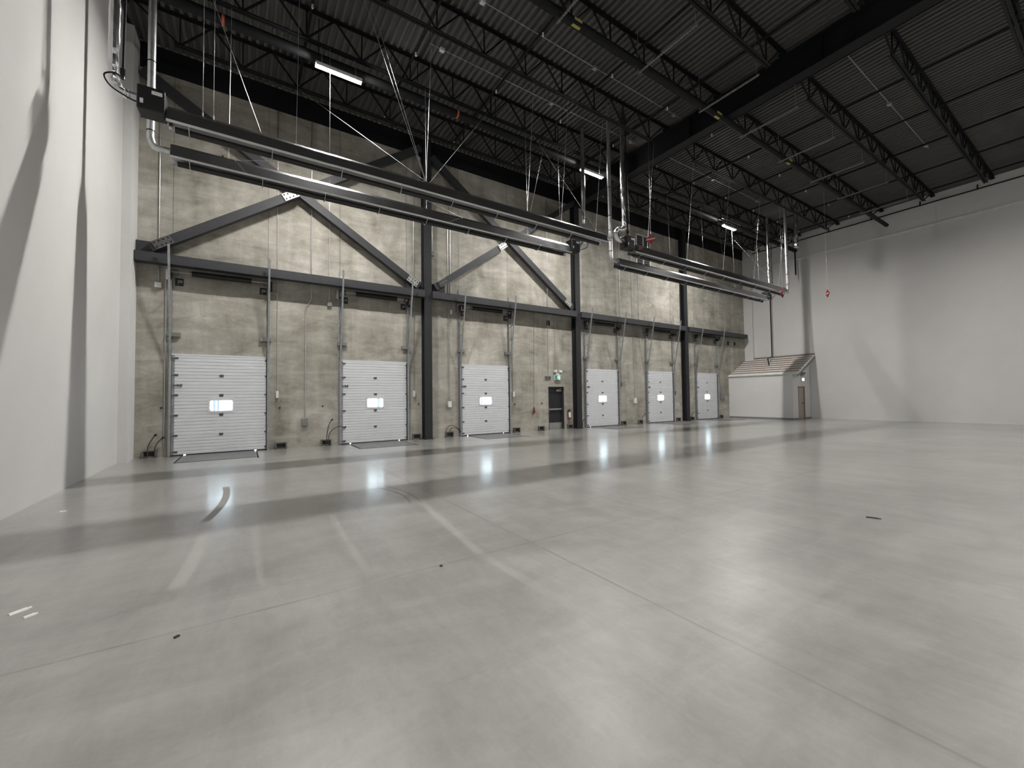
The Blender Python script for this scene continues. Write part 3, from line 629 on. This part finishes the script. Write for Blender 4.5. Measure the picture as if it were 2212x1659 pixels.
# ------------------------------------------------------------------ wall conduits with boxes
def conduit(pts, lab, box=None, mat='galv', bmat='greybox', r_=.013):
    r = thing('wall_conduit', lab, 'conduit', (pts[0][0], -.03, pts[-1][1]), 'conduits on the concrete wall')
    mb().tube([(x, -.028, z) for x, z in pts], r_, 6).build('pipe', mat, r)
    if box:
        bx0, bx1, bz0, bz1 = box; mb().bevbox(bx0, bx1, -.08, 0, bz0, bz1, .006).build('switch_box', bmat, r)
    return r
conduit([(-2.17, 11.6), (-2.15, 5.25)], 'thin conduit ending in a white box near the left corner', (-2.24, -2.08, 5.04, 5.2), bmat='white')
conduit([(-1.98, 5.5), (-1.98, .35)], 'thin conduit down the left side of the first dock door')
conduit([(.92, 11.6), (.94, 1.95)], 'thin conduit right of the first dock door ending in a small white switch', (.9, .98, 1.72, 1.95), bmat='white')
conduit([(1.98, 11.6), (1.97, 5.2), (1.79, 4.8), (1.79, 1.0)], 'kinked conduit between first and second door ending in a grey box', (1.69, 1.88, .74, 1.0), r_=.018)
conduit([(2.57, 11.6), (2.56, 5.2)], 'thin conduit ending in a grey box upper left of the second door', (2.49, 2.65, 5.0, 5.2))
conduit([(5.73, 11.6), (5.71, 1.95)], 'thin conduit between second door and first column with a white switch', (5.66, 5.75, 1.70, 1.95), bmat='white')
conduit([(6.53, 11.6), (6.52, 7.75)], 'thin conduit ending in a round camera right of the first column', (6.46, 6.6, 7.56, 7.75))
conduit([(7.22, 11.6), (7.24, 1.5)], 'left of two conduits by the third door, ending in two white outlets', (7.18, 7.33, 1.25, 1.5), bmat='white')
conduit([(7.34, 11.6), (7.33, 5.4)], 'right of two conduits by the third door, ending under the beam', (7.28, 7.4, 5.2, 5.38), bmat='white')
conduit([(10.42, 5.6), (10.47, 1.9)], 'thin conduit right of the third dock door with a white switch', (10.43, 10.52, 1.66, 1.9), bmat='white')
conduit([(13., 5.6), (13.01, 2.95)], 'thin conduit dropping to the exit sign')
conduit([(12.58, 11.6), (12.56, 2.7)], 'thin pale conduit dropping to the emergency light')
conduit([(17.76, 11.6), (17.78, 2.4)], 'thin conduit right of the fourth dock door', (17.74, 17.83, 2.2, 2.4))
conduit([(18.75, 11.6), (18.88, 1.5)], 'thin conduit between fourth and fifth door ending in two outlets', (18.79, 18.97, 1.2, 1.5), bmat='white')
conduit([(19.36, 9.3), (19.35, 5.4)], 'short conduit under the wall louver', None)
conduit([(22.6, 6.6), (22.64, 1.9)], 'thin conduit right of the fifth dock door', (22.6, 22.69, 1.65, 1.9))
conduit([(24.1, 11.6), (24.1, 5.4)], 'thin conduit right of the third column', (24.02, 24.18, 5.2, 5.4))
conduit([(27.55, 6.0), (27.6, 3.3), (27.85, 1.75)], 'slanted conduit right of the last dock door ending in a grey control box', (27.66, 28.1, 1.28, 1.75))
for x, lab in ((12.61, 'small black wall plate under the beam left of the second column'), (28.9, 'small black wall plate under the beam at the far right, left one'), (29.75, 'small black wall plate under the beam at the far right, right one')):
    tag(mb().box(x-.1, x+.1, -.02, 0, 5.17, 5.42).box(x-.02, x+.05, -.035, -.02, 5.24, 5.36).build('wall_plate', 'gasket'), lab, 'wall plate', 'black plates on the concrete wall')
for x, z, lab in ((-.62, 9.45, 'dark anchor bolt high on the concrete wall, upper left'), (1.05, 9.4, 'dark anchor bolt high on the concrete wall right of the first brace'), (9.3, 9.9, 'dark anchor bolt high on the concrete wall right of the first column'), (-2.05, 1.45, 'small dark bolt low on the wall near the left corner'), (1.02, 1.38, 'small dark bolt right of the first door'), (2.35, 1.4, 'small dark bolt left of the second door'), (5.9, 1.4, 'small dark bolt left of the first column'), (10.55, 1.3, 'small dark bolt right of the third door'), (12.15, 1.32, 'small dark bolt left of the exit door')):
    s_ = .06 if z > 5 else .025
    tag(mb().cyl((x, 0, z), (x, -.04, z), s_, 8).box(x-s_*.5, x+s_*.5, -.045, 0, z+s_*.5, z+s_*1.6).build('wall_bolt', 'gasket'), lab, 'bolt', 'bolts in the concrete wall')
# low steel cable boxes at the floor
gd = [(-2.29, 'left of the first dock door'), (1.06, 'right of the first dock door'), (2.46, 'left of the second dock door'), (5.80, 'left of the first column'), (7.23, 'left of the third dock door'), (10.63, 'right of the third dock door'), (12.05, 'left of the exit door'), (13.89, 'under the fire extinguisher'), (17.87, 'right of the fourth dock door'), (19.27, 'left of the fifth dock door'), (22.87, 'right of the fifth dock door'), (24.3, 'left of the sixth dock door'), (27.68, 'right of the sixth dock door')]
def guard(x, lab):
    r = thing('cable_box', 'low dark steel cable box at the floor ' + lab, 'cable box', (x, -.06, 0), 'steel cable boxes along the floor')
    mb().box(x-.17, x+.17, -.11, 0, .19, .225).box(x-.17, x-.13, -.11, 0, 0, .19).box(x+.13, x+.17, -.11, 0, 0, .19).build('cover', 'guard', r)
    mb().box(x-.13, x+.13, -.02, 0, .05, .19).build('backing', 'gasket', r)
    return r
g0 = guard(*gd[0])
for x, lab in gd[1:]:
    c = copy_tree(g0, (x-gd[0][0], 0, 0)); c['label'] = 'low dark steel cable box at the floor ' + lab
for pts, y, lab in (([(-2.33, .02), (-2.32, .34), (-2.24, .53), (-2.17, .66)], -.13, 'black cable standing up by the left corner, left one'), ([(-2.17, .02), (-2.17, .26), (-2.12, .42), (-2.0, .57)], -.13, 'black cable standing up by the left corner, right one'),
    ([(2.44, .02), (2.45, .31), (2.49, .63), (2.55, .82), (2.61, .92)], -.25, 'black cable standing up left of the second door'), ([(2.53, .02), (2.5, .24), (2.56, .47), (2.72, .63), (2.9, .68), (3.05, .64)], -.25, 'black cable arching over the edge of the second door'),
    ([(7.0, .02), (7.02, .35), (7.2, .49), (7.43, .45), (7.61, .30)], -.2, 'larger black cable loop left of the third door'), ([(7.14, .02), (7.19, .31), (7.32, .4), (7.52, .35), (7.64, .2)], -.2, 'smaller black cable loop left of the third door'),
    ([(19.29, .02), (19.3, .3), (19.36, .44), (19.56, .54)], -.15, 'black cable rising left of the fifth door'), ([(24.01, .02), (24.02, .31), (24.33, .53), (24.78, .43)], -.2, 'black cable arching left of the last door'), ([(14.62, .02), (14.62, .3), (14.68, .42)], -.2, 'short black cable rising beside the second column')):
    r = thing('power_cable', lab, 'cable', (pts[0][0], y, 0), 'black power cables by the dock doors')
    mb().tube([(x, y, z) for x, z in pts], .013, 6, 0, 5).build('cord', 'cable', r)
    e = pts[-1]; mb().cyl((e[0]-.01, y, e[1]-.01), (e[0]+.04, y, e[1]+.02), .026, 8).build('plug', 'rubber', r)

# ------------------------------------------------------------------ corner room with steep ribbed roof
x0, yf, he, ht = 28.85, -4.05, 2.93, 4.14
r = thing('corner_room', 'small white room in the far right corner with a steep ribbed roof', 'room', (x0, -2, 0))
mb().box(x0, x0+.15, yf, -.0, .0, he).build('front_wall', 'wallwhite', r)
hz = lambda x: he+(ht-he)*(x-x0)/(XR-.06-x0)
dx0, dx1 = 29.55, 30.5
b = mb()
def poly(b, pts, ya, yb):
    n = len(pts); b._add([(p, ya, q) for p, q in pts] + [(p, yb, q) for p, q in pts], [(i, (i+1) % n, n+(i+1) % n, n+i) for i in range(n)] + [tuple(range(n)), tuple(range(2*n-1, n-1, -1))])
poly(b, [(x0+.15, 0), (dx0, 0), (dx0, hz(dx0)), (x0+.15, hz(x0+.15))], yf, yf+.15)
poly(b, [(dx0, 2.10), (dx1, 2.10), (dx1, hz(dx1)), (dx0, hz(dx0))], yf, yf+.15)
poly(b, [(dx1, 0), (XR-.06, 0), (XR-.06, ht), (dx1, hz(dx1))], yf, yf+.15)
b.build('side_wall', 'wallwhite', r)
mb().box(x0-.012, x0, yf-.012, 0, 0, .1).box(x0, dx0, yf-.012, yf, 0, .1).box(dx1, XR-.06, yf-.012, yf, 0, .1).build('base_trim', 'greybox', r)
dr = mb().box(dx0+.05, dx1-.05, yf+.05, yf+.09, 0.01, 2.06).build('door', 'wood', r)
mb().box(dx0, dx0+.05, yf-.01, yf+.14, 0, 2.1).box(dx1-.05, dx1, yf-.01, yf+.14, 0, 2.1).box(dx0, dx1, yf-.01, yf+.14, 2.05, 2.1).build('door_frame', 'woodframe', r)
mb().bar((dx1-.18, yf+.02, 1.02), (dx1-.45, yf+.02, 1.02), .03, .035).cyl((dx1-.18, yf+.05, 1.02), (dx1-.18, yf, 1.02), .04, 10).build('lever_handle', 'hinge', dr)
# roof: sloping ribbed sheet, ribs along Y
u = Vector((XR-.06-x0+.1, 0, ht-he+.05)); L = u.length; u.normalize(); nrm = Vector((-u.z, 0, u.x)); O = Vector((x0-.1, 0, he-.02))
b = mb(); n = 8
for k in range(n):
    s0 = L*k/n
    for (a, c, h) in ((0, .62, .0), (.62, .70, .035), (.70, .92, .035), (.92, 1., .0)): pass
    A = O+u*s0; B_ = O+u*(s0+L/n*.72); C_ = O+u*(s0+L/n)
    prof = [A, B_, B_+nrm*.05, C_+nrm*.05, C_-nrm*.06, A-nrm*.06]
    m_ = len(prof); vs = [(p.x, .0, p.z) for p in prof] + [(p.x, yf-.35, p.z) for p in prof]
    b._add(vs, [(i, (i+1) % m_, m_+(i+1) % m_, m_+i) for i in range(m_)] + [tuple(range(m_)), tuple(range(2*m_-1, m_-1, -1))])
b.build('roof_sheet', 'white', r)
for k in range(n):
    q = O+u*(L*(k+.86)/n)+nrm*.045
    mb().bar((q.x, -.01, q.z), (q.x, yf-.34, q.z), .105, .03, nrm).build('roof_rib', 'woodframe', r)
A = O-nrm*.06; B_ = O+u*L-nrm*.06
mb().bar((A.x, yf-.33, A.z-.08), (B_.x, yf-.33, B_.z-.08), .05, .16).build('verge_board', 'greybox', r)
mb().bar((B_.x-.03, 0, B_.z+.12), (B_.x-.03, yf-.35, B_.z+.12), .05, .07).build('ridge_flashing', 'greybox', r)
for k in range(1): pass
r = thing('exit_sign', 'small lit white exit sign with twin lamps above the brown corner room door', 'exit sign', (30.1, yf, 2.55))
mb().bevbox(29.95, 30.3, yf-.09, yf, 2.42, 2.66, .01).build('case', 'white', r)
mb().box(29.97, 30.28, yf-.095, yf-.09, 2.44, 2.64).build('face', 'signglow', r)
mb().box(29.93, 30.27, yf-.10, yf, 2.78, 2.90).build('battery_box', 'greybox', r)
for s_ in (-.15, .15): mb().cyl((30.1+s_, yf-.05, 2.9), (30.1+s_, yf-.16, 2.98), .06, 10).build('lamp_head', 'greybox', r)
# black sprinkler drop into the roof of the room
o = mb().tube([(31.0, -1.93, 12.2), (31.0, -1.93, 4.24), (30.38, -1.93, 4.06), (30.1, -2.15, 3.5)], .035, 8).build('sprinkler_drop', 'black_steel'); tag(o, 'tall thin black pipe dropping into the roof of the corner room', 'pipe')
# ------------------------------------------------------------------ hanging red signs
for (x, y, z, rz, ztop, lab) in ((13.15, -5.78, 7.69, 2.05, 12.2, 'red diamond warning sign hanging above the left end of the right heaters'), (23.75, -5.82, 6.9, .80, 12.2, 'red diamond warning sign hanging at the right end of the right heaters'), (25.5, -7.2, 6.85, .74, 12.2, 'red diamond warning sign hanging alone before the far right wall')):
    r = thing('hanging_sign', lab, 'sign', (x, y, z), 'red diamond signs hanging on wires')
    ca, sa = math.cos(rz), math.sin(rz); s_ = .20; T = lambda p, q, o_: (x+p*ca-o_*sa, y+p*sa+o_*ca, z+q)
    def plate(pts, o0, o1, nm, mat):
        n = len(pts); b = mb(); b._add([T(p, q, o0) for p, q in pts] + [T(p, q, o1) for p, q in pts], [(i, (i+1) % n, n+(i+1) % n, n+i) for i in range(n)] + [tuple(range(n)), tuple(range(2*n-1, n-1, -1))]); return b.build(nm, mat, r)
    plate([(0, -s_), (s_, 0), (0, s_), (-s_, 0)], -.015, .015, 'board', 'red')
    plate([(-s_*.82, -.022), (s_*.82, -.022), (s_*.82, .022), (-s_*.82, .022)], -.018, .018, 'white_band', 'greywhite')
    mb().cyl((x, y, z+s_-.01), (x, y, ztop), .005, 5).build('wire', 'galvbright', r)
# ------------------------------------------------------------------ small debris on the floor
for (x, y, l_, w_, a, mat, lab) in ((6.92, -13.97, .15, .035, -1.25, 'debris_dark', 'dark sliver of debris on the floor at the right'), (-1.47, -11.02, .13, .03, .75, 'debris_white', 'larger white chip on the floor near the left edge'), (-1.37, -11.17, .08, .02, .75, 'debris_white', 'smaller white chip on the floor near the left edge'), (-2.28, -6.94, .07, .03, .2, 'debris_white', 'small white crumb on the floor by the left wall'), (-.38, -12.19, .035, .018, .6, 'debris_dark', 'small dark pebble on the floor joint at the left'), (1.63, -12.13, .025, .025, .1, 'debris_dark', 'tiny dark pebble on the floor joint near the center')):
    u_ = Vector((math.cos(a), math.sin(a), 0))*l_/2; c_ = Vector((x, y, .006))
    tag(mb().sweep(c_-u_, c_+u_*.6, [(-w_/2, -.006), (w_/2, -.006), (w_/3, .006), (-w_/4, .008)]).sweep(c_+u_*.5, c_+u_, [(-w_/3, -.006), (w_/4, -.006), (w_/5, .003), (-w_/5, .004)]).build('debris_chip', mat), lab, 'debris', 'bits of debris on the floor')

# ------------------------------------------------------------------ world, camera, view
w = bpy.data.worlds.new('sky'); sc.world = w; w.use_nodes = True
bg = w.node_tree.nodes['Background']; bg.inputs[0].default_value = (.80, .915, 1., 1); bg.inputs[1].default_value = 12.5
cam = bpy.data.cameras.new('camera'); co = bpy.data.objects.new('camera', cam); COL.objects.link(co); sc.camera = co
f, yaw, p, ro, dd, hh = 885.119, .579653765, .0317348938, -.0126605601, 15.9260339, 1.64868968
F = Vector((math.sin(yaw)*math.cos(p), math.cos(yaw)*math.cos(p), math.sin(p))); R_ = Vector((math.cos(yaw), -math.sin(yaw), 0)); U = R_.cross(F)
c_, s_ = math.cos(ro), math.sin(ro); R2 = R_*c_ + U*s_; U2 = -R_*s_ + U*c_
co.matrix_world = Matrix(((R2.x, U2.x, -F.x, 0), (R2.y, U2.y, -F.y, -dd), (R2.z, U2.z, -F.z, hh), (0, 0, 0, 1)))
cam.sensor_fit = 'HORIZONTAL'; cam.sensor_width = 36; cam.lens = f/2212*36; cam.clip_start = .05; cam.clip_end = 200
sc.view_settings.view_transform = 'Standard'; sc.view_settings.look = 'None'; sc.view_settings.gamma = 1; sc.view_settings.use_curve_mapping = False
sc.view_settings.exposure = -0.42
try:
    sc.cycles.use_denoising = True; sc.cycles.max_bounces = 8; sc.cycles.diffuse_bounces = 4; sc.cycles.glossy_bounces = 4; sc.cycles.transparent_max_bounces = 8
    sc.cycles.caustics_reflective = False; sc.cycles.caustics_refractive = False; sc.cycles.sample_clamp_indirect = 8
except Exception: pass
